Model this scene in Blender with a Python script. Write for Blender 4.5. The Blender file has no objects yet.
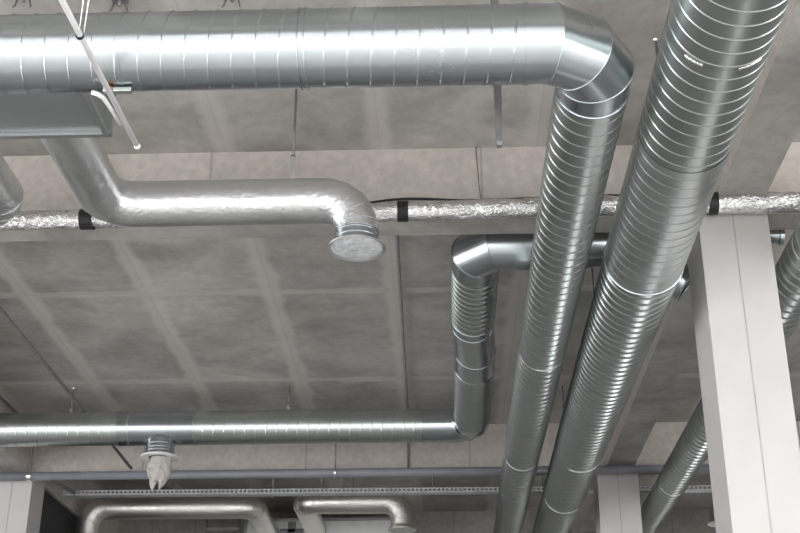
import bpy, bmesh, math, random
from mathutils import Vector as V, Matrix, noise
random.seed(7)
PI = math.pi
C = bpy.context.scene.collection
sc = bpy.context.scene

# ------------------------------------------------------------------ materials
def new_mat(name):
    m = bpy.data.materials.new(name); m.use_nodes = True
    nt = m.node_tree; b = nt.nodes['Principled BSDF']
    return m, nt, b
def N(nt, t, **kw):
    n = nt.nodes.new(t)
    for k, v in kw.items():
        if k in n.inputs: n.inputs[k].default_value = v
        else: setattr(n, k, v)
    return n
def ramp(nt, src, stops):
    r = nt.nodes.new('ShaderNodeValToRGB'); e = r.color_ramp.elements
    while len(e) < len(stops): e.new(.5)
    for q, (p, c) in zip(e, stops):
        q.position = p; q.color = (c, c, c, 1) if not isinstance(c, tuple) else (*c, 1)
    nt.links.new(src, r.inputs[0]); return r
def mathn(nt, op, a, b=None, c=None):
    n = nt.nodes.new('ShaderNodeMath'); n.operation = op
    for i, v in enumerate((a, b, c)):
        if v is None: continue
        if isinstance(v, (int, float)): n.inputs[i].default_value = v
        else: nt.links.new(v, n.inputs[i])
    return n.outputs[0]
def mixc(nt, fac, a, b, mode='MIX'):
    n = nt.nodes.new('ShaderNodeMix'); n.data_type = 'RGBA'; n.blend_type = mode
    for s, v in (('Factor', fac), ('A', a), ('B', b)):
        i = [x for x in n.inputs if x.name == s and (x.type == ('VALUE' if s == 'Factor' else 'RGBA'))][0]
        if isinstance(v, (int, float)): i.default_value = v
        elif isinstance(v, tuple): i.default_value = (*v, 1)
        else: nt.links.new(v, i)
    return [x for x in n.outputs if x.type == 'RGBA'][0]
def bump(nt, b, h, strength, dist=.01):
    n = nt.nodes.new('ShaderNodeBump'); n.inputs['Strength'].default_value = strength; n.inputs['Distance'].default_value = dist
    nt.links.new(h, n.inputs['Height']); nt.links.new(n.outputs[0], b.inputs['Normal'])

def plain(name, col, rough=.5, metal=0., var=.12, scale=9., bmp=0.):
    m, nt, b = new_mat(name)
    co = N(nt, 'ShaderNodeNewGeometry').outputs['Position']
    n = N(nt, 'ShaderNodeTexNoise', Scale=scale, Detail=4.); nt.links.new(co, n.inputs['Vector'])
    r = ramp(nt, n.outputs[0], [(.3, tuple(c*(1-var) for c in col)), (.7, tuple(min(1, c*(1+var)) for c in col))])
    nt.links.new(r.outputs[0], b.inputs['Base Color'])
    b.inputs['Roughness'].default_value = rough; b.inputs['Metallic'].default_value = metal
    if bmp: bump(nt, b, n.outputs[0], bmp)
    return m
def galvanised(name, col, rough, wrinkle=.0, wscale=14., dust=.25, spangle=.1):
    m, nt, b = new_mat(name)
    co = N(nt, 'ShaderNodeTexCoord').outputs['Object']
    vo = N(nt, 'ShaderNodeTexVoronoi', Scale=42.); nt.links.new(co, vo.inputs['Vector'])
    n1 = N(nt, 'ShaderNodeTexNoise', Scale=2.6, Detail=3., Roughness=.5); nt.links.new(co, n1.inputs['Vector'])
    n2 = N(nt, 'ShaderNodeTexNoise', Scale=26., Detail=3.); nt.links.new(co, n2.inputs['Vector'])
    bw = N(nt, 'ShaderNodeRGBToBW'); nt.links.new(vo.outputs['Color'], bw.inputs[0])
    tone = mathn(nt, 'ADD', mathn(nt, 'MULTIPLY', bw.outputs[0], spangle), mathn(nt, 'MULTIPLY', n1.outputs[0], .18))
    base = mixc(nt, tone, col, tuple(c*.62 for c in col))
    nt.links.new(base, b.inputs['Base Color'])
    b.inputs['Metallic'].default_value = 1.
    d = ramp(nt, n1.outputs[0], [(.25, rough), (.8, min(1, rough+dust))])
    rr = mathn(nt, 'ADD', d.outputs[0], mathn(nt, 'MULTIPLY', mathn(nt, 'SUBTRACT', n2.outputs[0], .5), .03))
    nt.links.new(rr, b.inputs['Roughness'])
    if wrinkle:
        n3 = N(nt, 'ShaderNodeTexNoise', Scale=wscale, Detail=4., Distortion=1.2); nt.links.new(co, n3.inputs['Vector'])
        bump(nt, b, n3.outputs[0], wrinkle, .02)
    return m

def concrete(name, ca, cb, panels=None, bmp=.25, stain=.5, stretch=(1, 1, 1)):
    """cast concrete; panels = (x0, dx, y0, dy): formwork boards with pale laitance along their joints"""
    m, nt, b = new_mat(name)
    co = N(nt, 'ShaderNodeNewGeometry').outputs['Position']
    mp = N(nt, 'ShaderNodeMapping'); mp.inputs['Scale'].default_value = stretch; nt.links.new(co, mp.inputs['Vector'])
    n1 = N(nt, 'ShaderNodeTexNoise', Scale=1.3, Detail=6., Roughness=.52, Distortion=.4); nt.links.new(mp.outputs[0], n1.inputs['Vector'])
    n2 = N(nt, 'ShaderNodeTexNoise', Scale=11., Detail=6., Roughness=.7); nt.links.new(co, n2.inputs['Vector'])
    n3 = N(nt, 'ShaderNodeTexNoise', Scale=2.1, Detail=3.); 
    mp3 = N(nt, 'ShaderNodeMapping'); mp3.inputs['Scale'].default_value = (.8, 1.5, 1); mp3.inputs['Location'].default_value = (3.7, 1.1, 0)
    nt.links.new(co, mp3.inputs['Vector']); nt.links.new(mp3.outputs[0], n3.inputs['Vector'])
    f = ramp(nt, n1.outputs[0], [(.38, 0.), (.62, 1.)]).outputs[0]
    c = mixc(nt, f, ca, cb)
    s = ramp(nt, n3.outputs[0], [(.5, 0.), (.75, stain*.8)]).outputs[0]
    c = mixc(nt, s, c, tuple(x*.55 for x in ca))
    f2 = ramp(nt, n2.outputs[0], [(.35, .9), (.65, 1.07)]).outputs[0]
    c = mixc(nt, 1., c, f2, 'MULTIPLY')
    h = n2.outputs[0]
    if panels:
        x0, dx, y0, dy = panels
        sx = N(nt, 'ShaderNodeSeparateXYZ')
        nd = N(nt, 'ShaderNodeTexNoise', Scale=3., Detail=3.); nt.links.new(co, nd.inputs['Vector'])
        wob = mathn(nt, 'MULTIPLY', mathn(nt, 'SUBTRACT', nd.outputs[0], .5), .14)
        nt.links.new(co, sx.inputs[0])
        def cell(o, a, d): return mathn(nt, 'DIVIDE', mathn(nt, 'SUBTRACT', o, a-50*d), d)
        u = cell(sx.outputs[0], x0, dx); v = cell(sx.outputs[1], y0, dy)
        def dist(u, d):   # metres to the nearest joint
            fr = mathn(nt, 'FRACT', u)
            return mathn(nt, 'MULTIPLY', mathn(nt, 'MINIMUM', fr, mathn(nt, 'SUBTRACT', 1., fr)), d)
        du, dv = dist(u, dx), dist(v, dy)
        su = ramp(nt, mathn(nt, 'ADD', du, wob), [(.05, 1.), (.11, 0.)]).outputs[0]
        sv = ramp(nt, mathn(nt, 'ADD', dv, mathn(nt, 'MULTIPLY', wob, .7)), [(.035, 1.), (.075, 0.)]).outputs[0]
        stripe = mathn(nt, 'MAXIMUM', su, mathn(nt, 'MULTIPLY', sv, .8))
        cid = N(nt, 'ShaderNodeCombineXYZ')
        nt.links.new(mathn(nt, 'FLOOR', u), cid.inputs[0]); nt.links.new(mathn(nt, 'FLOOR', v), cid.inputs[1])
        wn = N(nt, 'ShaderNodeTexWhiteNoise'); wn.noise_dimensions = '3D'; nt.links.new(cid.outputs[0], wn.inputs['Vector'])
        tone = ramp(nt, wn.outputs['Value'], [(0., .8), (1., 1.12)]).outputs[0]
        c = mixc(nt, 1., c, tone, 'MULTIPLY')
        c = mixc(nt, mathn(nt, 'MULTIPLY', stripe, .6), c, tuple(min(1, x*1.2) for x in cb))
        lu = ramp(nt, du, [(.004, 1.), (.009, 0.)]).outputs[0]; lv = ramp(nt, dv, [(.004, 1.), (.009, 0.)]).outputs[0]
        line = mathn(nt, 'MULTIPLY', mathn(nt, 'MAXIMUM', lu, lv), .12)
        c = mixc(nt, line, c, tuple(x*.5 for x in ca))
    nt.links.new(c, b.inputs['Base Color'])
    b.inputs['Roughness'].default_value = .85
    bump(nt, b, h, bmp, .01)
    return m
def board_face(name, ca, cb, dx, x0=0.):
    """beam side: smooth plywood-cast face with fine upright joints every dx"""
    m, nt, b = new_mat(name)
    co = N(nt, 'ShaderNodeNewGeometry').outputs['Position']
    n1 = N(nt, 'ShaderNodeTexNoise', Scale=2.2, Detail=6., Roughness=.65); nt.links.new(co, n1.inputs['Vector'])
    n2 = N(nt, 'ShaderNodeTexNoise', Scale=17., Detail=5.); nt.links.new(co, n2.inputs['Vector'])
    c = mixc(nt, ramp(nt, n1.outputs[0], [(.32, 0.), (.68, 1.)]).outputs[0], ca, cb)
    c = mixc(nt, 1., c, ramp(nt, n2.outputs[0], [(.35, .9), (.65, 1.06)]).outputs[0], 'MULTIPLY')
    sx = N(nt, 'ShaderNodeSeparateXYZ'); nt.links.new(co, sx.inputs[0])
    u = mathn(nt, 'FRACT', mathn(nt, 'DIVIDE', mathn(nt, 'SUBTRACT', sx.outputs[0], x0-50*dx), dx))
    d = mathn(nt, 'MULTIPLY', mathn(nt, 'MINIMUM', u, mathn(nt, 'SUBTRACT', 1., u)), dx)
    c = mixc(nt, mathn(nt, 'MULTIPLY', ramp(nt, d, [(.004, 1.), (.01, 0.)]).outputs[0], .5), c, tuple(x*.45 for x in ca))
    nt.links.new(c, b.inputs['Base Color']); b.inputs['Roughness'].default_value = .8
    bump(nt, b, n2.outputs[0], .15, .008)
    return m

M = {}
M['galv'] = galvanised('galvanised_steel', (.585, .625, .615), .27, 0, 6., .10, .04)
M['galv_new'] = galvanised('bright_galvanised_steel', (.53, .575, .60), .21, 0, 5., .08, .04)
M['galv_old'] = galvanised('dull_galvanised_steel', (.56, .595, .575), .29, 0, 6., .10, .05)
M['film'] = galvanised('film_wrapped_steel', (.78, .79, .80), .26, .30, 20., .22, .06)
M['sheet'] = galvanised('matt_sheet_steel', (.46, .485, .49), .42, .03, 4., .15, .05)
M['sleeve'] = galvanised('scuffed_steel_sleeve', (.58, .61, .605), .28, .05, 16., .22, .08)
M['warm'] = galvanised('warm_lit_steel', (.84, .82, .78), .30, .3, 14., .25, .05)  # warm pale tone of the film on the far branch ducts
M['foil'] = galvanised('crinkled_foil', (.90, .90, .90), .16, 1., 26., .1, .03)
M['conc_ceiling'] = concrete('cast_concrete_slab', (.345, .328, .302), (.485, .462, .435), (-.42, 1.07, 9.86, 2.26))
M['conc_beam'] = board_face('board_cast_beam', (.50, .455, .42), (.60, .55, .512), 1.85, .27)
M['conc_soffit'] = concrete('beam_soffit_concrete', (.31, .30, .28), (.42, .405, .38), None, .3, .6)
M['conc_wall'] = board_face('board_cast_wall', (.33, .315, .29), (.42, .40, .37), .62, .1)
M['floor'] = plain('poured_screed', (.40, .40, .395), .32, 0, .12, 1.2)
M['tile_warm'] = plain('forecourt_paving', (.64, .625, .60), .4, 0, .06, 1.)  # for the added pale floor that bounces daylight upwards
M['tile'] = plain('pale_floor_tile', (.82, .81, .79), .3, 0, .05, 1.)  # for the added strip that the ducts reflect as a streak
M['plaster'] = plain('grey_plaster', (.42, .41, .40), .85, 0, .1, 2.)
M['dark'] = plain('dark_panel', (.03, .03, .032), .7)  # near-black colour standing in for shade
M['column'] = plain('white_column_cladding', (.53, .512, .50), .45, 0, .03, 4.)
M['seam'] = plain('column_seam', (.38, .38, .39), .6)
M['greypipe'] = plain('blue_grey_paint', (.22, .228, .255), .4, 0, .1, 6.)
M['conduit'] = plain('dark_grey_conduit', (.17, .17, .175), .5)
M['white'] = plain('white_plastic', (.80, .79, .80), .35, 0, .03)
M['black'] = plain('black_tape', (.012, .012, .013), .5)
M['rod'] = plain('zinc_rod', (.22, .22, .22), .45, .5)
M['zinc'] = plain('dull_zinc', (.52, .53, .54), .45, .35)
M['nut'] = plain('bright_zinc', (.85, .85, .84), .25, 1.)
M['cover'] = plain('dusty_film_cover', (.58, .60, .61), .5, .15, .25, 30., .4)
M['ahu'] = plain('white_unit_panel', (.80, .80, .79), .4, 0, .05)
M['rust'] = plain('brown_tape', (.30, .13, .05), .6)
def bag_mat():
    m, nt, b = new_mat('clear_plastic_film')
    co = N(nt, 'ShaderNodeTexCoord').outputs['Object']
    n = N(nt, 'ShaderNodeTexNoise', Scale=30., Detail=4., Distortion=1.5); nt.links.new(co, n.inputs['Vector'])
    b.inputs['Base Color'].default_value = (.80, .77, .73, 1); b.inputs['Roughness'].default_value = .25
    b.inputs['Transmission Weight'].default_value = .45
    bump(nt, b, n.outputs[0], .8, .02); return m
M['bag'] = bag_mat()

# ------------------------------------------------------------------ objects
def wloc(p):
    v = V((0, 0, 0))
    while p is not None: v = v + p.location; p = p.parent
    return v
def obj(name, bm, mat, parent=None, smooth=True, origin=None, label=None):
    me = bpy.data.meshes.new(name)
    o = bpy.data.objects.new(name, me); C.objects.link(o)
    if parent is not None:
        o.parent = parent; sh = wloc(parent)
    else:
        sh = V(origin) if origin else V((0, 0, 0)); o.location = sh
    bmesh.ops.translate(bm, verts=bm.verts, vec=-sh)
    bm.normal_update()
    for f in bm.faces: f.smooth = smooth
    bm.to_mesh(me); bm.free()
    me.materials.append(mat)
    if label: o['label'] = label
    return o
def tag(o, label, cat, group=None):
    o['label'] = label; o['category'] = cat
    if group: o['group'] = group
    return o
def thing(name, label, cat, loc, group=None):
    o = bpy.data.objects.new(name, None); C.objects.link(o); o.location = loc
    o.empty_display_size = .1
    return tag(o, label, cat, group)
def struct(name, bm, mat, origin=None):
    o = obj(name, bm, mat, None, False, origin); o['kind'] = 'structure'; return o

# ------------------------------------------------------------------ shapes
def frame(t):
    t = V(t).normalized()
    a = V((0, 0, 1)) if abs(t.z) < .9 else V((1, 0, 0))
    e1 = t.cross(a).normalized(); e2 = e1.cross(t).normalized()   # e2 roughly up
    return t, e1, e2
def box(bm, lo, hi, bev=0.):
    lo, hi = V(lo), V(hi); c = (lo+hi)/2; s = hi-lo
    r = bmesh.ops.create_cube(bm, size=1, matrix=Matrix.Translation(c) @ Matrix.Diagonal((*s, 1)))
    if bev:
        es = list({e for v in r['verts'] for e in v.link_edges})
        bmesh.ops.bevel(bm, geom=es, offset=bev, segments=2, affect='EDGES', profile=.5)
    return bm
def spiral(bm, p0, p1, R, pitch=.105, seg=44, h=.0034, w=.004, R1=None):
    """lock-seam spiral duct: a tube with a raised helical seam; R1 = radius at p1"""
    p0, p1 = V(p0), V(p1); L = (p1-p0).length; t, e1, e2 = frame(p1-p0)
    offs = ((-1.9*w, 0), (-w, 0), (-w*.4, h), (w*.4, h), (w, 0), (1.9*w, 0))
    n = int(L/pitch)+2
    rows = []
    def row(fn):
        vs = []
        for j in range(seg+1):
            s, r = fn(j); th = 2*PI*j/seg
            vs.append(bm.verts.new(p0 + t*s + (e1*math.cos(th)+e2*math.sin(th))*r))
        rows.append(vs)
    Rs = lambda s: R + ((R1 or R)-R)*s/L
    row(lambda j: (0, R))
    for k in range(-1, n):
        for o, hh in offs:
            def fn(j, k=k, o=o, hh=hh):
                s = k*pitch + pitch*j/seg + o
                if s <= 0: return 0, R
                if s >= L: return L, Rs(L)
                return s, Rs(s)+hh
            row(fn)
    row(lambda j: (L, Rs(L)))
    for a, b in zip(rows, rows[1:]):
        for j in range(seg):
            q = [a[j], a[j+1], b[j+1], b[j]]
            if max((q[0].co-q[3].co).length, (q[1].co-q[2].co).length) < 1e-6: continue
            bm.faces.new(q)
    bmesh.ops.remove_doubles(bm, verts=bm.verts, dist=1e-5)
    bmesh.ops.recalc_face_normals(bm, faces=bm.faces)
    return bm
def ring(c, e1, e2, R, seg): return [c + (e1*math.cos(2*PI*j/seg)+e2*math.sin(2*PI*j/seg))*R for j in range(seg)]
def skin(bm, rings, close=False):
    vs = [[bm.verts.new(p) for p in r] for r in rings]
    n = len(vs[0])
    for a, b in zip(vs, vs[1:]):
        for j in range(n): bm.faces.new((a[j], a[(j+1) % n], b[(j+1) % n], b[j]))
    return vs
def lathe(bm, p, axis, prof, seg=44):
    """profile (s along axis, radius); doubled points give sharp edges"""
    t, e1, e2 = frame(axis); p = V(p)
    skin(bm, [ring(p+t*s, e1, e2, max(r, 1e-4), seg) for s, r in prof])
    bmesh.ops.recalc_face_normals(bm, faces=bm.faces); return bm
def lathe_parts(bm, p, axis, profs, seg=44):
    for pr in profs: lathe(bm, p, axis, pr, seg)
    return bm
def closed_tube(bm, pts, r, seg=6):
    n = len(pts); rings = []
    for i in range(n):
        t, e1, e2 = frame(pts[(i+1) % n]-pts[i-1]); rings.append(ring(pts[i], e1, e2, r, seg))
    vs = [[bm.verts.new(q) for q in rg] for rg in rings]
    for i in range(n):
        a, b = vs[i], vs[(i+1) % n]
        # match by nearest rotation
        k = min(range(seg), key=lambda k: (a[0].co-b[k].co).length)
        for j in range(seg): bm.faces.new((a[j], a[(j+1) % seg], b[(j+1+k) % seg], b[(j+k) % seg]))
def arc(p0, c, p1, Rc, n):
    """mitre points of an n-joint lobster-back bend at corner c"""
    a = (V(c)-V(p0)).normalized(); b = (V(p1)-V(c)).normalized()
    th = a.angle(b); T = Rc*math.tan(th/2); c = V(c)
    s = c-a*T; e = c+b*T; mid = ((b-a)).normalized(); O = c + mid*(Rc/math.cos(th/2))
    u = (s-O).normalized(); w = (a-a.dot(u)*u).normalized(); rr = Rc/math.cos(th/(2*n))
    return s, [O+(u*math.cos((i+.5)*th/n)+w*math.sin((i+.5)*th/n))*rr for i in range(n)], e
def mitred(bm, pts, R, seg=44, sharp=True, bead=.004, R1=None):
    """tube along a polyline, cut on the bisector planes; a rolled bead on each joint"""
    pts = [V(p) for p in pts]; n = len(pts)
    t0, e1, e2 = frame(pts[1]-pts[0])
    lens = [0]
    for a, b in zip(pts, pts[1:]): lens.append(lens[-1]+(b-a).length)
    cur = ring(pts[0], e1, e2, R, seg); rings = [cur]
    for i in range(1, n):
        d = (pts[i]-pts[i-1]).normalized()
        nn = d if i == n-1 else (d+(pts[i+1]-pts[i]).normalized()).normalized()
        Ra = R + ((R1 or R)-R)*lens[i]/lens[-1]; Rb = R + ((R1 or R)-R)*lens[i-1]/lens[-1]
        nxt = []
        for q in cur:
            # offset from the axis of this segment
            ax = pts[i-1] + d*((q-pts[i-1]).dot(d)); off = (q-ax)*(Ra/Rb)
            base = pts[i]+off
            nxt.append(base + d*((pts[i]-base).dot(nn)/d.dot(nn)))
        rings.append(nxt); cur = nxt
    if sharp:
        for a, b in zip(rings, rings[1:]): skin(bm, [a, b])
    else: skin(bm, rings)
    if bead:
        for i in range(1, n-1): closed_tube(bm, rings[i], bead)
    bmesh.ops.recalc_face_normals(bm, faces=bm.faces)
    return bm
def tube(bm, pts, r, seg=10, caps=True):
    pts = [V(p) for p in pts]; rings = []; n = len(pts)
    t, e1, e2 = frame(pts[1]-pts[0])
    for i, p in enumerate(pts):
        d = (pts[min(i+1, n-1)]-pts[max(i-1, 0)]).normalized()
        e1 = (e1-d*e1.dot(d)).normalized(); e2 = d.cross(e1)
        rr = r[i] if isinstance(r, (list, tuple)) else r
        rings.append(ring(p, e1, e2, rr, seg))
    vs = skin(bm, rings)
    if caps:
        bm.faces.new(vs[0][::-1]); bm.faces.new(vs[-1])
    bmesh.ops.recalc_face_normals(bm, faces=bm.faces)
    return bm
def band(bm, p, axis, R, w, h=.004, seg=44):
    """raised coupling band round a duct"""
    return lathe_parts(bm, p, axis, ([(-w/2, R), (-w/2, R+h)], [(-w/2, R+h), (w/2, R+h)], [(w/2, R+h), (w/2, R)]), seg)
def bead_ring(bm, p, axis, R, r=.006, seg=44):
    t, e1, e2 = frame(axis); closed_tube(bm, ring(V(p), e1, e2, R, seg), r)
    bmesh.ops.recalc_face_normals(bm, faces=bm.faces); return bm
B = bmesh.new

# ------------------------------------------------------------------ camera
f_px = 1250.
P, Yw, Rl = [math.radians(a) for a in (24.73, -2.17, .08)]
fw = V((math.sin(Yw)*math.cos(P), math.cos(Yw)*math.cos(P), math.sin(P)))
rt = V((math.cos(Yw), -math.sin(Yw), 0)); up = rt.cross(fw)
r2 = rt*math.cos(Rl)+up*math.sin(Rl); u2 = -rt*math.sin(Rl)+up*math.cos(Rl)
cam = bpy.data.cameras.new('camera'); cam.sensor_width = 36; cam.lens = 36*f_px/800
cam.clip_end = 200; cam.clip_start = .05
co = bpy.data.objects.new('camera', cam); C.objects.link(co)
mw = Matrix((r2, u2, -fw)).transposed().to_4x4(); mw.translation = V((0, 0, 1.6)); co.matrix_world = mw
sc.camera = co

# ------------------------------------------------------------------ setting
ZC, ZB = 5.92, 5.378          # slab underside, beam underside
X0, X1, Y0, Y1 = -11.6, 8.8, -6.0, 17.8
struct('floor', box(B(), (X0-.3, Y0-.3, -.2), (X1+.3, Y1+.3, 0)), M['floor'])
struct('floor_forecourt', box(B(), (X0, Y0, 0), (X1, 4.5, .003)), M['tile_warm'])  # unseen pale floor, added to bounce light onto the near ceiling
struct('floor_walkway', box(B(), (3.15, 4.5, .0), (3.75, Y1, .004)), M['tile'])  # unseen pale strip, added to reflect as a bright streak along the ducts
struct('ceiling', box(B(), (X0-.3, -.6, ZC), (X1+.3, Y1+.3, ZC+.25)), M['conc_ceiling'])
bays_y = (1.21, 7.45, 13.69)
for y in bays_y:
    bm = B(); box(bm, (X0, y, ZB), (X1, y+.24, ZC))
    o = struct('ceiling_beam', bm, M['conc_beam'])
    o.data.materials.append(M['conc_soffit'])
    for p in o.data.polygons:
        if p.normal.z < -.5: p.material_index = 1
for xa, xb in ((1.775, 2.08), (-5.0, -4.70)):
    ys = [-.6] + [q for y in bays_y for q in (y, y+.24)] + [Y1]
    for ya, yb in zip(ys[0::2], ys[1::2]):
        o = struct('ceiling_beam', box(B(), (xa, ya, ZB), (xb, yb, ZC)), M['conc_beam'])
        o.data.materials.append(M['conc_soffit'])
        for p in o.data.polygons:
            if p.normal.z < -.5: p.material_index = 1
def wall_with_holes(name, axis, pos, thick, a0, a1, z1, holes, mat):
    """wall in the plane axis=pos with rectangular openings (a, b, z0, z1)"""
    bm = B()
    def bx(a, b, z0, zz):
        if b-a < 1e-4 or zz-z0 < 1e-4: return
        if axis == 'y': box(bm, (a, min(pos, pos+thick), z0), (b, max(pos, pos+thick), zz))
        else: box(bm, (min(pos, pos+thick), a, z0), (max(pos, pos+thick), b, zz))
    cur = a0
    for a, b, z0, zz in sorted(holes):
        bx(cur, a, 0, z1); bx(a, b, 0, z0); bx(a, b, zz, z1); cur = b
    bx(cur, a1, 0, z1)
    return struct(name, bm, mat)
front_holes = [(-10.6+2.75*i, -10.6+2.75*i+2.45, .1, 4.0) for i in range(7)]
far_holes = [(2.9, 4.1, .1, 2.9)]  # unseen far window, put in to streak the reflections on floor and ducts
right_holes = [(-5.4+3.9*i, -1.6+3.9*i, .1, 5.2) for i in range(4)]  # unseen side windows, added and sized to fit the brightness of the bays
wall_with_holes('wall_front', 'y', Y0, -.3, X0-.3, X1+.3, ZC, front_holes, M['plaster'])
wall_with_holes('wall_back', 'y', Y1, .3, X0-.3, X1+.3, ZC, far_holes, M['conc_wall'])
wall_with_holes('wall_right', 'x', X1, .3, Y0, Y1, ZC, right_holes[:3], M['plaster'])
wall_with_holes('wall_left', 'x', X0, -.3, Y0, Y1, ZC, right_holes, M['plaster'])
struct('wall_inner', box(B(), (-4.98, 13.93, 0), (-4.74, Y1, ZB-.002)), M['dark'])  # dark sheet standing in for the unlit hall beyond on the left
k = 0
def window(axis, pos, a, b, z0, z1):
    global k
    k += 1; bm = B(); t = .03
    def bx(p, q, r, s):
        if axis == 'y': box(bm, (p, pos-t, r), (q, pos+t, s))
        else: box(bm, (pos-t, p, r), (pos+t, q, s))
    bx(a, a+.06, z0, z1); bx(b-.06, b, z0, z1); bx(a+.06, b-.06, z0, z0+.06); bx(a+.06, b-.06, z1-.06, z1)
    bx((a+b)/2-.03, (a+b)/2+.03, z0+.06, z1-.06)
    struct('window_%d' % k, bm, M['white'])
    L = bpy.data.lights.new('daylight_portal', 'AREA'); L.shape = 'RECTANGLE'; L.size = b-a; L.size_y = z1-z0
    L.cycles.is_portal = True
    o = bpy.data.objects.new('daylight_portal', L); C.objects.link(o)
    m = (a+b)/2, (z0+z1)/2
    if axis == 'y':
        o.location = (m[0], pos, m[1]); o.rotation_euler = (PI/2, 0, 0) if pos > 5 else (-PI/2, 0, 0)
        if pos > 5: o.rotation_euler = (-PI/2, 0, 0)
        else: o.rotation_euler = (PI/2, 0, 0)
    else:
        o.location = (pos, m[0], m[1]); o.rotation_euler = (PI/2, 0, PI/2)
    return o
portals = []
for h in front_holes: portals.append((window('y', Y0-.15, *h), V((0, 1, 0))))
for h in far_holes: portals.append((window('y', Y1+.15, *h), V((0, -1, 0))))
for h in right_holes[:3]: portals.append((window('x', X1+.15, *h), V((-1, 0, 0))))
for h in right_holes: portals.append((window('x', X0-.15, *h), V((1, 0, 0))))
# unseen glazed roof behind the camera, added to bring in daylight
k += 1; bm = B()
for i in range(9): box(bm, (X0+i*2.55-.04, Y0, ZC), (X0+i*2.55+.04, -.6, ZC+.12))
for y in (Y0-.2, -4.5, -3.0): box(bm, (X0, y, ZC+.02), (X1, y+.08, ZC+.1))
struct('window_%d' % k, bm, M['white'])
L = bpy.data.lights.new('daylight_portal', 'AREA'); L.shape = 'RECTANGLE'; L.size = X1-X0; L.size_y = -.6-Y0; L.cycles.is_portal = True
o = bpy.data.objects.new('daylight_portal', L); C.objects.link(o); o.location = ((X0+X1)/2, (Y0-.6)/2, ZC+.13)
portals.append((o, V((0, 0, -1))))
for o, d in portals: o.rotation_euler = d.to_track_quat('-Z', 'Z').to_euler()

# ------------------------------------------------------------------ columns
def column(x, y, label, w=.45):
    t = thing('column', label, 'column', (x+w/2, y+w/2, 0), 'white clad columns')
    bm = box(B(), (x, y, .001), (x+w, y+w, ZB-.001), .004)
    obj('cladding', bm, M['column'], t, False)
    bm = box(B(), (x+w*.5-.004, y-.002, .001), (x+w*.5+.004, y+.004, ZB-.002))
    obj('panel_seam', bm, M['seam'], t, False)
    return t
column(1.657, 7.30, 'large white clad column in the foreground right, rising beneath the foil pipe')
column(1.665, 13.56, 'white column in the back right, between the two big slanting ducts')
column(-5.08, 13.56, 'white column at the lower left corner, under the grey pipe')

# ------------------------------------------------------------------ long spiral duct with elbow
ZA = 4.865; R1 = .18; YA = 4.712; XA = .722
t = thing('spiral_duct', 'long spiral duct across the top that bends at an elbow and runs to the back', 'duct', (-.6, YA, ZA-R1))
za = lambda y: ZA + (y-YA)*.012
xs = (-3.4, -1.425, -.60, .385)
for a, b in zip(xs, xs[1:]):
    obj('duct_section', spiral(B(), (a, YA, ZA), (b, YA, ZA), R1, .104), M['galv_new'], t)
obj('joint_band', band(B(), (-1.425, YA, ZA), (1, 0, 0), R1, .012, .003), M['galv_new'], t)
bm = band(B(), (-.605, YA, ZA), (1, 0, 0), R1+.001, .03, .003)
bead_ring(bm, (-.60, YA, ZA), (1, 0, 0), R1+.006, .004); bead_ring(bm, (-.628, YA, ZA), (1, 0, 0), R1+.005, .003)
obj('coupling', bm, M['galv_new'], t)
obj('coupling', band(B(), (.385, YA, ZA), (1, 0, 0), R1+.001, .02, .004), M['galv_new'], t)
s, js, e = arc((.385, YA, ZA), (XA, YA, ZA), (XA, YA+2, ZA), .305, 3)
R2 = .173
el = mitred(B(), [(.39, YA, ZA)] + js + [(XA, e.y+.06, ZA)], R1, 56, True, .0035, R2)
obj('elbow', el, M['galv_new'], t)
ysec = (e.y+.06, 8.7, 11.55, 12.8, 17.75)
rad = (R2, .170, .166, .160, .152, .146)
for i, (a, b) in enumerate(zip(ysec, ysec[1:])):
    obj('duct_section', spiral(B(), (XA, a, za(a)), (XA, b, za(b)), rad[i], .104, 44, .0036 if i == 0 else .007, .0045 if i == 0 else .0065, R1=rad[i+1]), M['galv'], t)
    if i: obj('joint_band', band(B(), (XA, a, za(a)), (0, 1, 0), rad[i]+.001, .03, .004), M['galv_old'], t)
bead = B(); bead_ring(bead, (XA, e.y+.06, ZA), (0, 1, 0), R2+.001, .005); obj('joint_band', bead, M['galv_new'], t)

# ------------------------------------------------------------------ big spiral duct
XB, ZBD = 1.225, 4.83
zb = lambda y: ZBD + max(0, y-7.2)*.014
t = thing('spiral_duct', 'widest spiral duct, running from the top right towards the back centre', 'duct', (XB, 8, ZBD-.24))
secs = [(2.9, 4.55, .232, .232, 'galv'), (4.55, 5.45, .233, .234, 'galv'), (5.45, 6.95, .236, .240, 'sleeve'), (6.95, 11.2, .236, .222, 'galv'),
        (11.2, 12.9, .220, .212, 'galv_old'), (12.9, 17.75, .206, .185, 'galv_old')]
for i, (a, b, ra, rb, m) in enumerate(secs):
    h, w = (.0034, .0036) if b < 5.5 else (.002, .004) if m == 'sleeve' else (.0065, .006)
    bm = spiral(B(), (XB, a, zb(a)), (XB, b, zb(b)), ra, .097, 52, h, w, R1=rb)
    obj('duct_section', bm, M[m], t)
for y, r, w in ((11.2, .224, .03), (12.9, .213, .03)):
    obj('joint_band', band(B(), (XB, y, zb(y)), (0, 1, 0), r, w, .004, 52), M['galv_old'], t)
bm = B(); bead_ring(bm, (XB, 6.95, zb(6.95)), (0, 1, 0), .241, .007, 52)
obj('joint_band', bm, M['galv_new'], t)
def duct_hangers(t, x, zf, R, ys):
    for y in ys:
        bm = B(); tube(bm, [(x, y, zf(y)+R+.006), (x, y, ZC-.001)], .005, 8)
        obj('hanger_rod', bm, M['rod'], t)
duct_hangers(t, XB, zb, .232, (4.0, 9.4, 12.4, 15.6))
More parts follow.
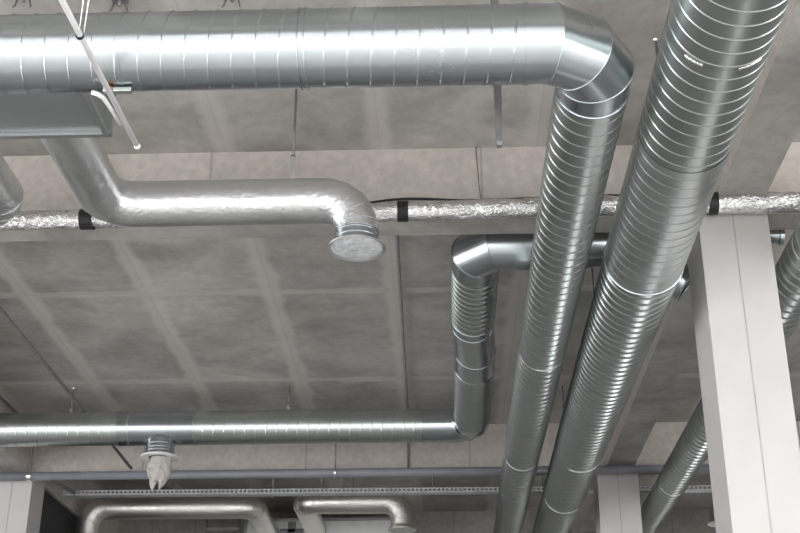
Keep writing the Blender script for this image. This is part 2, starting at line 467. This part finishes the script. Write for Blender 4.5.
def tape_patch(y, a0, a1, w, mat, R=.2365):
    bm = B(); n = 14; rows = []
    for i in range(n+1):
        a = math.radians(a0+(a1-a0)*i/n); jag = .003*math.sin(i*2.3)
        rows.append([bm.verts.new((XB+math.sin(a)*r, y+s+jag, zb(y)-math.cos(a)*r)) for s, r in ((-w/2, R-.002), (-w/2, R), (w/2, R), (w/2, R-.002))])
    for p, q in zip(rows, rows[1:]):
        for j in range(3): bm.faces.new((p[j], p[j+1], q[j+1], q[j]))
    bmesh.ops.recalc_face_normals(bm, faces=bm.faces)
    return obj('sealing_tape', bm, mat, t)
tape_patch(4.55, -48, -26, .03, M['nut']); tape_patch(4.55, 12, 40, .022, M['nut'])

# ------------------------------------------------------------------ right-hand duct behind the column
XC, ZCD = 2.385, 5.05
t = thing('spiral_duct', 'spiral duct passing behind the big white column at the right edge', 'duct', (XC, 9, ZCD-.16))
for i, (a, b, ra, rb) in enumerate(((5.4, 7.6, .165, .165), (7.6, 11.9, .162, .155), (11.9, 13.0, .153, .150), (13.0, 17.75, .147, .135))):
    obj('duct_section', spiral(B(), (XC, a, ZCD), (XC, b, ZCD), ra, .105, 44, .007, .006, R1=rb), M['galv' if i < 2 else 'galv_old'], t)
    if i: obj('joint_band', band(B(), (XC, a, ZCD), (0, 1, 0), ra+.003, .03, .004), M['galv_old'], t)

duct_hangers(t, XC, lambda y: ZCD, .165, (6.6, 9.6, 15.4))

# ------------------------------------------------------------------ plenum box with two branches
YR, ZR, RR = 6.60, 5.08, .138
XD = -2.02
t = thing('branch_duct', 'sheet steel box under the top duct feeding a smooth bent duct with a flared outlet', 'duct', (-1.9, 5.15, 4.85))
bm = box(B(), (-3.6, 4.93, 4.85), (-1.70, 5.37, 5.22), .004)
obj('plenum_box', bm, M['sheet'], t, False)
bm = B()
box(bm, (-3.62, 5.37, 4.83), (-1.66, 5.40, 5.24)); box(bm, (-1.70, 4.93, 4.83), (-1.675, 5.37, 4.85)); box(bm, (-1.68, 4.93, 4.85), (-1.66, 4.96, 5.22))
obj('flange', bm, M['sleeve'], t, False)
s, js, e = arc((XD, 5.4, ZR), (XD, YR, ZR), (0, YR, ZR), .19, 4)
XE = -.505
s2, js2, e2 = arc((XD, YR, ZR), (XE, YR, ZR), (XE, YR, 4), .20, 5)
obj('duct_section', mitred(B(), [(XD, 5.40, ZR)] + js + [(e.x+.06, YR, ZR)], RR, 44, False, 0), M['film'], t)
obj('duct_section', mitred(B(), [(e.x+.06, YR, ZR), (s2.x-.05, YR, ZR)], RR, 44, False, 0), M['film'], t)
elb = obj('elbow', mitred(B(), [(s2.x-.05, YR, ZR)] + js2 + [(XE, YR, e2.z-.01)], RR, 44, False, .0015, .122), M['film'], t)
zo = e2.z
bm = lathe_parts(B(), (XE, YR, zo-.01), (0, 0, -1), ([(0, .126), (.05, .126)], [(.05, .126), (.085, .130)]), 48)
for q in (0, .014, .05): bead_ring(bm, (XE, YR, zo-.01-q), (0, 0, 1), .127, .004, 48)
obj('spigot', bm, M['galv_new'], t)
ft = obj('flared_rim', lathe_parts(B(), (XE, YR, zo-.09), (0, 0, -1), ([(0, .130), (.012, .150), (.022, .172)], [(.022, .172), (.034, .172)], [(.034, .172), (.030, .160), (.022, .150)]), 56), M['film'], t)
bm = B(); rr = []
for s_, r_ in ((.024, .152), (.036, .11), (.03, .06), (.038, .004)): rr.append((s_, r_))
obj('film_cover', lathe(bm, (XE, YR, zo-.09), (0, 0, -1), rr, 56), M['cover'], t)
XG = -2.62
s, js, e = arc((XG, 5.4, ZR), (XG, YR, ZR), (-6, YR, ZR), .19, 4)
obj('duct_section', mitred(B(), [(XG, 5.40, ZR)] + js + [(e.x-1.2, YR, ZR)], RR, 44, False, .002), M['film'], t)

# ------------------------------------------------------------------ duct in the second bay: crosses left, doubles back to the front
Z3, R3 = 5.472, .174
Y3, X3, YU, ZU = 12.3, .268, 8.06, 5.46
t = thing('spiral_duct', 'spiral duct across the lower left, turning forward through a kink to a second elbow', 'duct', (-2, Y3, Z3-R3))
xs = (-4.695, -3.36, -2.56, -.52, -.24)
for i, (a, b) in enumerate(zip(xs, xs[1:])):
    if i == 1: continue
    obj('duct_section', spiral(B(), (a, Y3, Z3), (b, Y3, Z3), R3, .107), M['galv'], t)
obj('tee_section', lathe_parts(B(), (-3.36, Y3, Z3), (1, 0, 0), ([(0, R3+.003), (.80, R3+.003)],)), M['galv_new'], t)
for x in (-3.36, -3.24, -2.56, -.52):
    obj('joint_band', band(B(), (x, Y3, Z3), (1, 0, 0), R3+.003, .02, .004), M['galv_old'], t)
s, js, e = arc((-1, Y3, Z3), (X3, Y3, Z3), (X3, 8, Z3), .22, 3)
obj('elbow', mitred(B(), [(-.24, Y3, Z3)] + js + [(X3, e.y-.05, Z3)], R3, 44, True, .003), M['galv_new'], t)
ya = e.y-.05
R4 = .172
obj('duct_section', spiral(B(), (X3, 10.55, Z3), (X3, ya, Z3), R3, .09, 44, .009, .007), M['galv'], t)
X4 = X3-.032
bead = B(); bead_ring(bead, (X3, 10.55, Z3), (0, 1, 0), R3+.002, .006); obj('joint_band', bead, M['galv_new'], t)
obj('offset_piece', mitred(B(), [(X3, 10.55, Z3), (X3, 10.16, Z3), (X4, 9.50, ZU), (X4, 9.36, ZU)], R3+.004, 40, True, .004, R4), M['galv_new'], t)
bead = B(); bead_ring(bead, (X4, 9.36, ZU), (0, 1, 0), R4+.003, .006); obj('joint_band', bead, M['galv_new'], t)
s, js, e = arc((X4, 9.4, ZU), (X4, YU, ZU), (2, YU, ZU), .24, 2)
obj('duct_section', spiral(B(), (X4, e.y+.30, ZU), (X4, 9.36, ZU), R4, .09, 44, .009, .007), M['galv'], t)
obj('elbow', mitred(B(), [(X4, e.y+.30, ZU)] + js + [(.60, YU, ZU)], R4, 44, True, .0045), M['galv_new'], t)
obj('duct_section', spiral(B(), (.60, YU, ZU), (1.02, YU, ZU), R4, .107), M['galv_new'], t)
obj('joint_band', band(B(), (.70, YU, ZU), (1, 0, 0), R4+.001, .02, .004), M['galv'], t)
s, js, e = arc((.9, YU, ZU), (1.20, YU, ZU), (1.74, YU, 5.11), .2, 2)
bm = mitred(B(), [(1.02, YU, ZU)] + js + [(1.70, YU, 5.142)], R4*.95, 40, True, .003, .125)
bead_ring(bm, (1.70, YU, 5.142), V((.54, 0, -.425)), .127, .006)
obj('elbow', bm, M['galv_new'], t)
obj('end_cap', lathe_parts(B(), (-4.695, Y3, Z3), (1, 0, 0), ([(0, 0), (0, R3)], [(0, R3+.004), (.03, R3+.004)])), M['galv_old'], t)
# outlet under the tee
XT = -2.92
bm = lathe_parts(B(), (XT, Y3, Z3-R3+.05), (0, 0, -1), ([(0, .145), (.17, .145)],), 40)
for q in (.06, .10, .13): bead_ring(bm, (XT, Y3, Z3-R3+.05-q), (0, 0, 1), .146, .005, 40)
sp = obj('spigot', bm, M['galv_new'], t)
obj('flared_rim', lathe_parts(B(), (XT, Y3, Z3-R3-.11), (0, 0, -1), ([(0, .145), (.02, .192)], [(.02, .192), (.035, .192)], [(.035, .192), (.03, .11)]), 44), M['ahu'], sp)
bm = B(); rings = []
for i in range(19):
    u = i/18; s_ = .03+.29*u
    r0 = .105*(1+.12*math.sin(PI*u))*(1-.62*max(0, u-.55)**2/.2025)
    cc = V((XT+.012, Y3, Z3-R3-.11-s_))
    pts = []
    for j in range(60):
        th = 2*PI*j/60; q = V((math.cos(th)*1.6, math.sin(th)*1.6, u*2.6))
        fold = noise.noise(q*1.7)*.022 + noise.noise(q*4.1)*.012
        rag = max(0, u-.8)/.2*(.035*math.sin(3*th+.8)+.018*math.sin(7*th))
        pts.append(cc+V((math.cos(th)*(r0+fold), math.sin(th)*(r0+fold)*.85, rag)))
    rings.append(pts)
skin(bm, rings); bmesh.ops.recalc_face_normals(bm, faces=bm.faces)
obj('plastic_bag', bm, M['bag'], sp)

# small collar sticking out of the beam beside the column
bm = lathe_parts(B(), (2.081, 8.1, 5.54), (1, 0, 0), ([(0, .062), (.31, .062)], [(.31, .075), (.34, .075)], [(.31, .062), (.31, .075)], [(.34, .075), (.34, .0)], [(.0, .07), (.03, .07), (.03, .062)]), 32)
tag(obj('duct_collar', bm, M['galv_new'], None, True, (2.081, 8.1, 5.54)), 'short small duct collar on the beam just right of the big column', 'duct')

# ------------------------------------------------------------------ far branches and unit
def far_branch(label, zf, yf, xr, x_end, down, disc, r=.142):
    """run in depth at xr from the air unit, bend, cross to x_end, bend down"""
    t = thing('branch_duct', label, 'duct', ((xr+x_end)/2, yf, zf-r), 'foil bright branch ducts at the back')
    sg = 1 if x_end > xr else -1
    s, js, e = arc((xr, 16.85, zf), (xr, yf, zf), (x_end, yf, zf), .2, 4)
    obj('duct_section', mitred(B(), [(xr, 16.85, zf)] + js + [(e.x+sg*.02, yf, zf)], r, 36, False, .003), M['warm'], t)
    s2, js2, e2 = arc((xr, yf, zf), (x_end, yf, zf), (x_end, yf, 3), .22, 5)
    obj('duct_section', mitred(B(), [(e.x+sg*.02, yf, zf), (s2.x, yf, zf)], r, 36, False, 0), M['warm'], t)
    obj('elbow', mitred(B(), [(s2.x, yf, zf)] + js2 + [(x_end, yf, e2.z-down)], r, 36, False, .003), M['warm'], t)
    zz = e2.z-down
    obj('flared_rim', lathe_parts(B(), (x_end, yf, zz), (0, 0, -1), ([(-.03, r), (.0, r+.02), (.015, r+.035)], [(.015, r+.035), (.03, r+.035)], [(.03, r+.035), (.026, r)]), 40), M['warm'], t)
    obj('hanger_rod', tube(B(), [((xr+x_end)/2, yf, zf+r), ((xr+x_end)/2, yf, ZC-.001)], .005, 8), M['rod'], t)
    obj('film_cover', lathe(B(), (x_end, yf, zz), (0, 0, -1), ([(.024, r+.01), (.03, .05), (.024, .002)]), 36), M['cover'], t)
    return t
far_branch('bright bent duct at the bottom left, its left end turning down', 5.42, 15.45, -2.42, -4.50, .25, True)
far_branch('bright bent duct at the bottom centre, its right end turning down to a flared outlet', 5.45, 15.35, -1.78, -.55, .11, True)
far_branch('bright flared duct outlet peeking out between the big column and the back wall', 5.42, 15.2, 4.6, 3.34, .06, True)
t = thing('air_unit', 'white air handling unit behind the two bright bent ducts', 'air unit', (-1.75, 17.2, 4.9))
obj('casing', box(B(), (-2.75, 16.9, 4.75), (-.72, 17.72, 5.62), .01), M['ahu'], t, False)
bm = B()
box(bm, (-2.27, 16.86, 5.42), (-1.95, 16.9, 5.47)); box(bm, (-2.16, 16.86, 5.36), (-2.06, 16.9, 5.56)); tube(bm, [(-2.24, 16.88, 5.36), (-1.98, 16.88, 5.36)], .02)
obj('valve_bracket', bm, M['conduit'], t, False)
bm = B()
for x in (-2.74, -.73): box(bm, (x-.02, 16.88, 4.75), (x+.02, 16.9, 5.62))
box(bm, (-2.74, 16.88, 5.58), (-.73, 16.9, 5.62))
obj('casing_frame', bm, M['sheet'], t, False)
t = thing('steel_rack', 'small steel frame left of the white air unit', 'frame', (-3.0, 16.9, 5.0))
for z in (5.33, 5.46): obj('rail', box(B(), (-3.32, 16.85, z), (-2.82, 16.9, z+.03)), M['nut'], t, False)
for x in (-3.3, -2.86): obj('post', box(B(), (x, 16.9, 4.9), (x+.03, 16.93, ZC)), M['conduit'], t, False)

# ------------------------------------------------------------------ foil pipe with tape, black cable
YF, ZF = 7.22, 5.322
t = thing('foil_wrapped_pipe', 'crinkled foil wrapped pipe along the front of the near beam', 'pipe', (0, YF, ZF))
def foil_pipe(xa, xb, R):
    bm = B(); n = int((xb-xa)/.03); seg = 22; rings = []
    for i in range(n+1):
        x = xa+(xb-xa)*i/n; pts = []
        for j in range(seg):
            th = 2*PI*j/seg
            d = noise.noise(V((x*9, math.cos(th)*2.2, math.sin(th)*2.2)))*.010 + noise.noise(V((x*26, math.cos(th)*4+9, math.sin(th)*4)))*.006
            pts.append(V((x, YF+math.cos(th)*(R+d), ZF+.0105*(x+.27)+.004*math.sin(x*2.1)+math.sin(th)*(R+d))))
        rings.append(pts)
    skin(bm, rings); bmesh.ops.recalc_face_normals(bm, faces=bm.faces); return bm
obj('foil_jacket', foil_pipe(-4.6, 1.66, .062), M['foil'], t)
obj('foil_jacket', foil_pipe(1.66, 3.6, .067), M['foil'], t)
for x, w in ((-2.32, .085), (-.255, .07), (1.74, .06)):
    obj('tape_band', band(B(), (x, YF, ZF+.0105*(x+.27)), (1, 0, 0), .067 if x < 1 else .072, w, .003, 28), M['black'], t)
pts = [(-.5+.06*i, 7.43-.01*math.sin(i*.5), 5.515+.012*math.sin(i*.33)-.02*math.exp(-i*.25)) for i in range(60)]
tag(obj('cable', tube(B(), pts, .009, 8), M['black'], None, True, (1, 7.43, 5.47)), 'thin black cable lying along the beam just above the foil pipe', 'cable')

# ------------------------------------------------------------------ grey pipe and cable tray
YP, ZP = 13.42, 5.295
t = thing('grey_pipe', 'long blue-grey painted pipe running across in front of the back beam', 'pipe', (0, YP, ZP))
obj('pipe_run', tube(B(), [(-7, YP, ZP-.016), (-4.62, YP, ZP-.01)], .048, 20), M['greypipe'], t)
obj('pipe_run', tube(B(), [(-4.62, YP, ZP-.01), (3.9, YP, ZP+.012)], .048, 20), M['greypipe'], t)
obj('pipe_coupling', band(B(), (-4.62, YP, ZP-.01), (1, 0, 0), .048, .05, .01, 20), M['nut'], t)
obj('pipe_coupling', band(B(), (-1.22, YP, ZP), (1, 0, 0), .048, .02, .006, 20), M['nut'], t)
YT, ZT = 14.35, 5.292
t = thing('cable_tray', 'narrow perforated steel cable tray under the back beam', 'cable tray', (0, YT, ZT))
bm = B(); xa, xb = -4.5, 3.6; n = int((xb-xa)/.05)
box(bm, (xa, YT-.06, ZT), (xb, YT+.06, ZT+.003))
for y in (YT-.06, YT+.057):
    box(bm, (xa, y, ZT+.042), (xb, y+.003, ZT+.058)); box(bm, (xa, y, ZT+.003), (xb, y+.003, ZT+.014))
    for i in range(n): 
        x = xa+(xb-xa)*i/n; box(bm, (x, y, ZT+.014), (x+.022, y+.003, ZT+.042))
obj('tray_channel', bm, M['zinc'], t, False)
for x in (-2.045, -1.464, -1.228, -.155):
    bm = B(); tube(bm, [(x, YT+.075, ZT-.02), (x, YT+.075, ZC-.001)], .014, 8)
    obj('hanger_rod', bm, M['rod'], t)
for x in (-4.35,):
    bm = B(); tube(bm, [(x, YT-.08, ZT+.02), (x-.25, 13.95, 5.42)], .02, 8); obj('support_arm', bm, M['conduit'], t)

# ------------------------------------------------------------------ conduits
def conduit(label, pts, r, grp=None):
    return tag(obj('conduit', tube(B(), pts, r, 10), M['conduit'], None, True, pts[0]), label, 'conduit', grp)
conduit('dark conduit running back along the ceiling near the middle of the photo', [(-.34, 7.70, 5.895), (-.42, 13.66, 5.895), (-.42, 13.665, 5.35)], .013)
conduit('dark conduit running diagonally at the far left above the lower duct', [(-3.73, 7.72, 5.69), (-3.77, 12.2, 5.69), (-3.74, 12.52, 5.66), (-3.475, 13.36, 5.35)], .017)
conduit('dark conduit in the far left corner, just above the lower duct', [(-4.62, 8.2, 5.80), (-4.62, 13.6, 5.80)], .017)
tag(obj('hanging_wire', tube(B(), [(.235, 7.425, 5.91), (.25, 7.43, 5.62), (.262, 7.43, 5.46)], .004, 6), M['conduit'], None, True, (.25, 7.43, 5.46)), 'thin dark wire down the beam face below the hanging bracket', 'wire')

# ------------------------------------------------------------------ hangers
def hanger(x, y, z, label, strap=None, head=False):
    t = thing('hanger_rod', label, 'hanger', (x, y, ZC), 'threaded hanger rods')
    obj('rod', tube(B(), [(x, y, z), (x, y, ZC-.001)], .0085, 8), M['rod'], t)
    bm = B(); lathe(bm, (x, y, ZC-.004), (0, 0, -1), [(0, .02), (.012, .02), (.02, .008)], 12); obj('ceiling_anchor', bm, M['nut' if head else 'rod'], t)
    if strap:
        bm = B(); box(bm, (x-.014, y-.012, z-strap), (x+.014, y-.006, z+.03)); box(bm, (x-.014, y-.012, z+.02), (x+.014, y+.014, z+.03))
        lathe(bm, (x, y-.01, z+.03), (0, 0, 1), [(0, .014), (.012, .014), (.014, .004)], 8)
        obj('bracket', bm, M['nut'], t, False)
    return t
hanger(-.90, YR, 5.36, 'threaded rod with a bright bracket above the smooth bent duct', .14)
hanger(-1.62, Y3, 5.70, 'threaded rod over the middle of the lower left duct', .04)
hanger(-3.88, Y3-.02, 5.68, 'threaded rod over the lower left duct, beside the diagonal conduit', .04, True)
hanger(-3.745, 9.35, 5.71, 'thin rod holding the diagonal conduit at the far left', None)
hanger(1.275, 6.2, 5.075, 'thin rod with a bright head close to the left side of the widest duct', None, True)
hanger(-1.22, YP, 5.35, 'thin rod down to the grey pipe, near the middle of the photo', None)
hanger(-4.62, YP, 5.34, 'thin rod down to the grey pipe coupling above the lower left column', None)
hanger(2.66, 11.9, 5.06, 'thin rod beside the slanting duct behind the big column', None)
def loop_bracket(x, y, label):
    t = thing('ceiling_bracket', label, 'bracket', (x, y, ZC), 'small dark brackets on the ceiling')
    obj('base_plate', box(B(), (x-.045, y-.02, ZC-.012), (x+.045, y+.02, ZC-.001)), M['conduit'], t, False)
    for s in (-1, 1): obj('leg', tube(B(), [(x+s*.03, y, ZC-.012), (x+s*.045, y, ZC-.07), (x+s*.05, y-.01, ZC-.085)], .006, 6), M['conduit'], t)
    bm = B(); lathe(bm, (x, y, ZC-.012), (0, 0, -1), [(0, .012), (.03, .012), (.032, .003)], 8); obj('bolt', bm, M['rod'], t)
loop_bracket(-1.16, 5.70, 'dark two-legged bracket on the ceiling above the middle of the top duct')
loop_bracket(-2.33, 5.66, 'dark two-legged bracket on the ceiling at the top left corner')
loop_bracket(-1.80, 5.72, 'dark two-legged bracket on the ceiling right of the white pole')
t = thing('hanging_bracket', 'grey tapered steel bracket hanging behind the top duct left of its elbow', 'bracket', (.30, 5.2, ZC))
bm = B(); za_, zb_ = 4.62, ZC-.002
vs = []
for z, w, d in ((za_, .011, .015), (za_+.02, .014, .02), (5.05, .02, .03), (zb_, .022, .03)):
    vs.append([V((.278-w, 5.2-d, z)), V((.278+w, 5.2-d, z)), V((.278+w, 5.2+d, z)), V((.278-w, 5.2+d, z))])
q = skin(bm, vs); bm.faces.new(q[0][::-1]); bm.faces.new(q[-1]); bmesh.ops.recalc_face_normals(bm, faces=bm.faces)
obj('post', bm, M['rod'], t, False)
obj('strap', box(B(), (.242, 5.17, 4.95), (.257, 5.19, zb_)), M['nut'], t, False)
obj('base_plate', box(B(), (.22, 5.15, ZC-.012), (.34, 5.25, ZC-.001)), M['rod'], t, False)

# ------------------------------------------------------------------ white pole on a wire
t = thing('white_pole', 'slim white plastic pole hanging in front of the top duct at the upper left', 'pole', (-1.46, 4.5, 4.6))
pole = [(-1.52, 2.7, 4.60), (-1.443, 5.085, 4.60)]
obj('pole', tube(B(), pole, .0125, 14), M['white'], t)
bm = B(); bmesh.ops.create_icosphere(bm, subdivisions=3, radius=.0165, matrix=Matrix.Translation((-1.4425, 5.10, 4.60))); obj('end_ball', bm, M['white'], t)
pb = [(-1.557, 4.69, 4.64), (-1.535, 4.705, 4.64), (-1.516, 4.73, 4.638), (-1.503, 4.80, 4.632), (-1.482, 4.93, 4.615)]
obj('side_arm', tube(B(), pb, [.010, .011, .011, .009, .007], 12), M['white'], t)
obj('clip', band(B(), (-1.474, 4.205, 4.60), (.03, 1, 0), .0125, .014, .004, 16), M['black'], t)
bm = B(); tube(bm, [(-1.478, 4.205, 4.613), (-1.478, 4.205, ZC-.001)], .0022, 6); tube(bm, [(-1.458, 4.205, 4.613), (-1.44, 4.205, ZC-.001)], .0022, 6)
obj('hanging_wire', bm, M['nut'], t)
t = thing('duct_clamp', 'small clamp with brown tape beneath the top duct beside the white pole', 'clamp', (-1.45, 4.72, 4.66))
obj('jaw', box(B(), (-1.515, 4.705, 4.655), (-1.385, 4.735, 4.676), .004), M['galv_old'], t, False)
obj('tape', box(B(), (-1.50, 4.70, 4.654), (-1.468, 4.74, 4.677), .002), M['rust'], t, False)

# ------------------------------------------------------------------ light
w = bpy.data.worlds.new('sky'); sc.world = w; w.use_nodes = True
bg = w.node_tree.nodes['Background']; bg.inputs[0].default_value = (.975, .985, 1., 1); bg.inputs[1].default_value = 3.0
vs_ = sc.view_settings
sc.display_settings.display_device = 'sRGB'
vs_.view_transform = 'Standard'; vs_.look = 'None'; vs_.gamma = 1; vs_.use_curve_mapping = False; vs_.exposure = 0.74
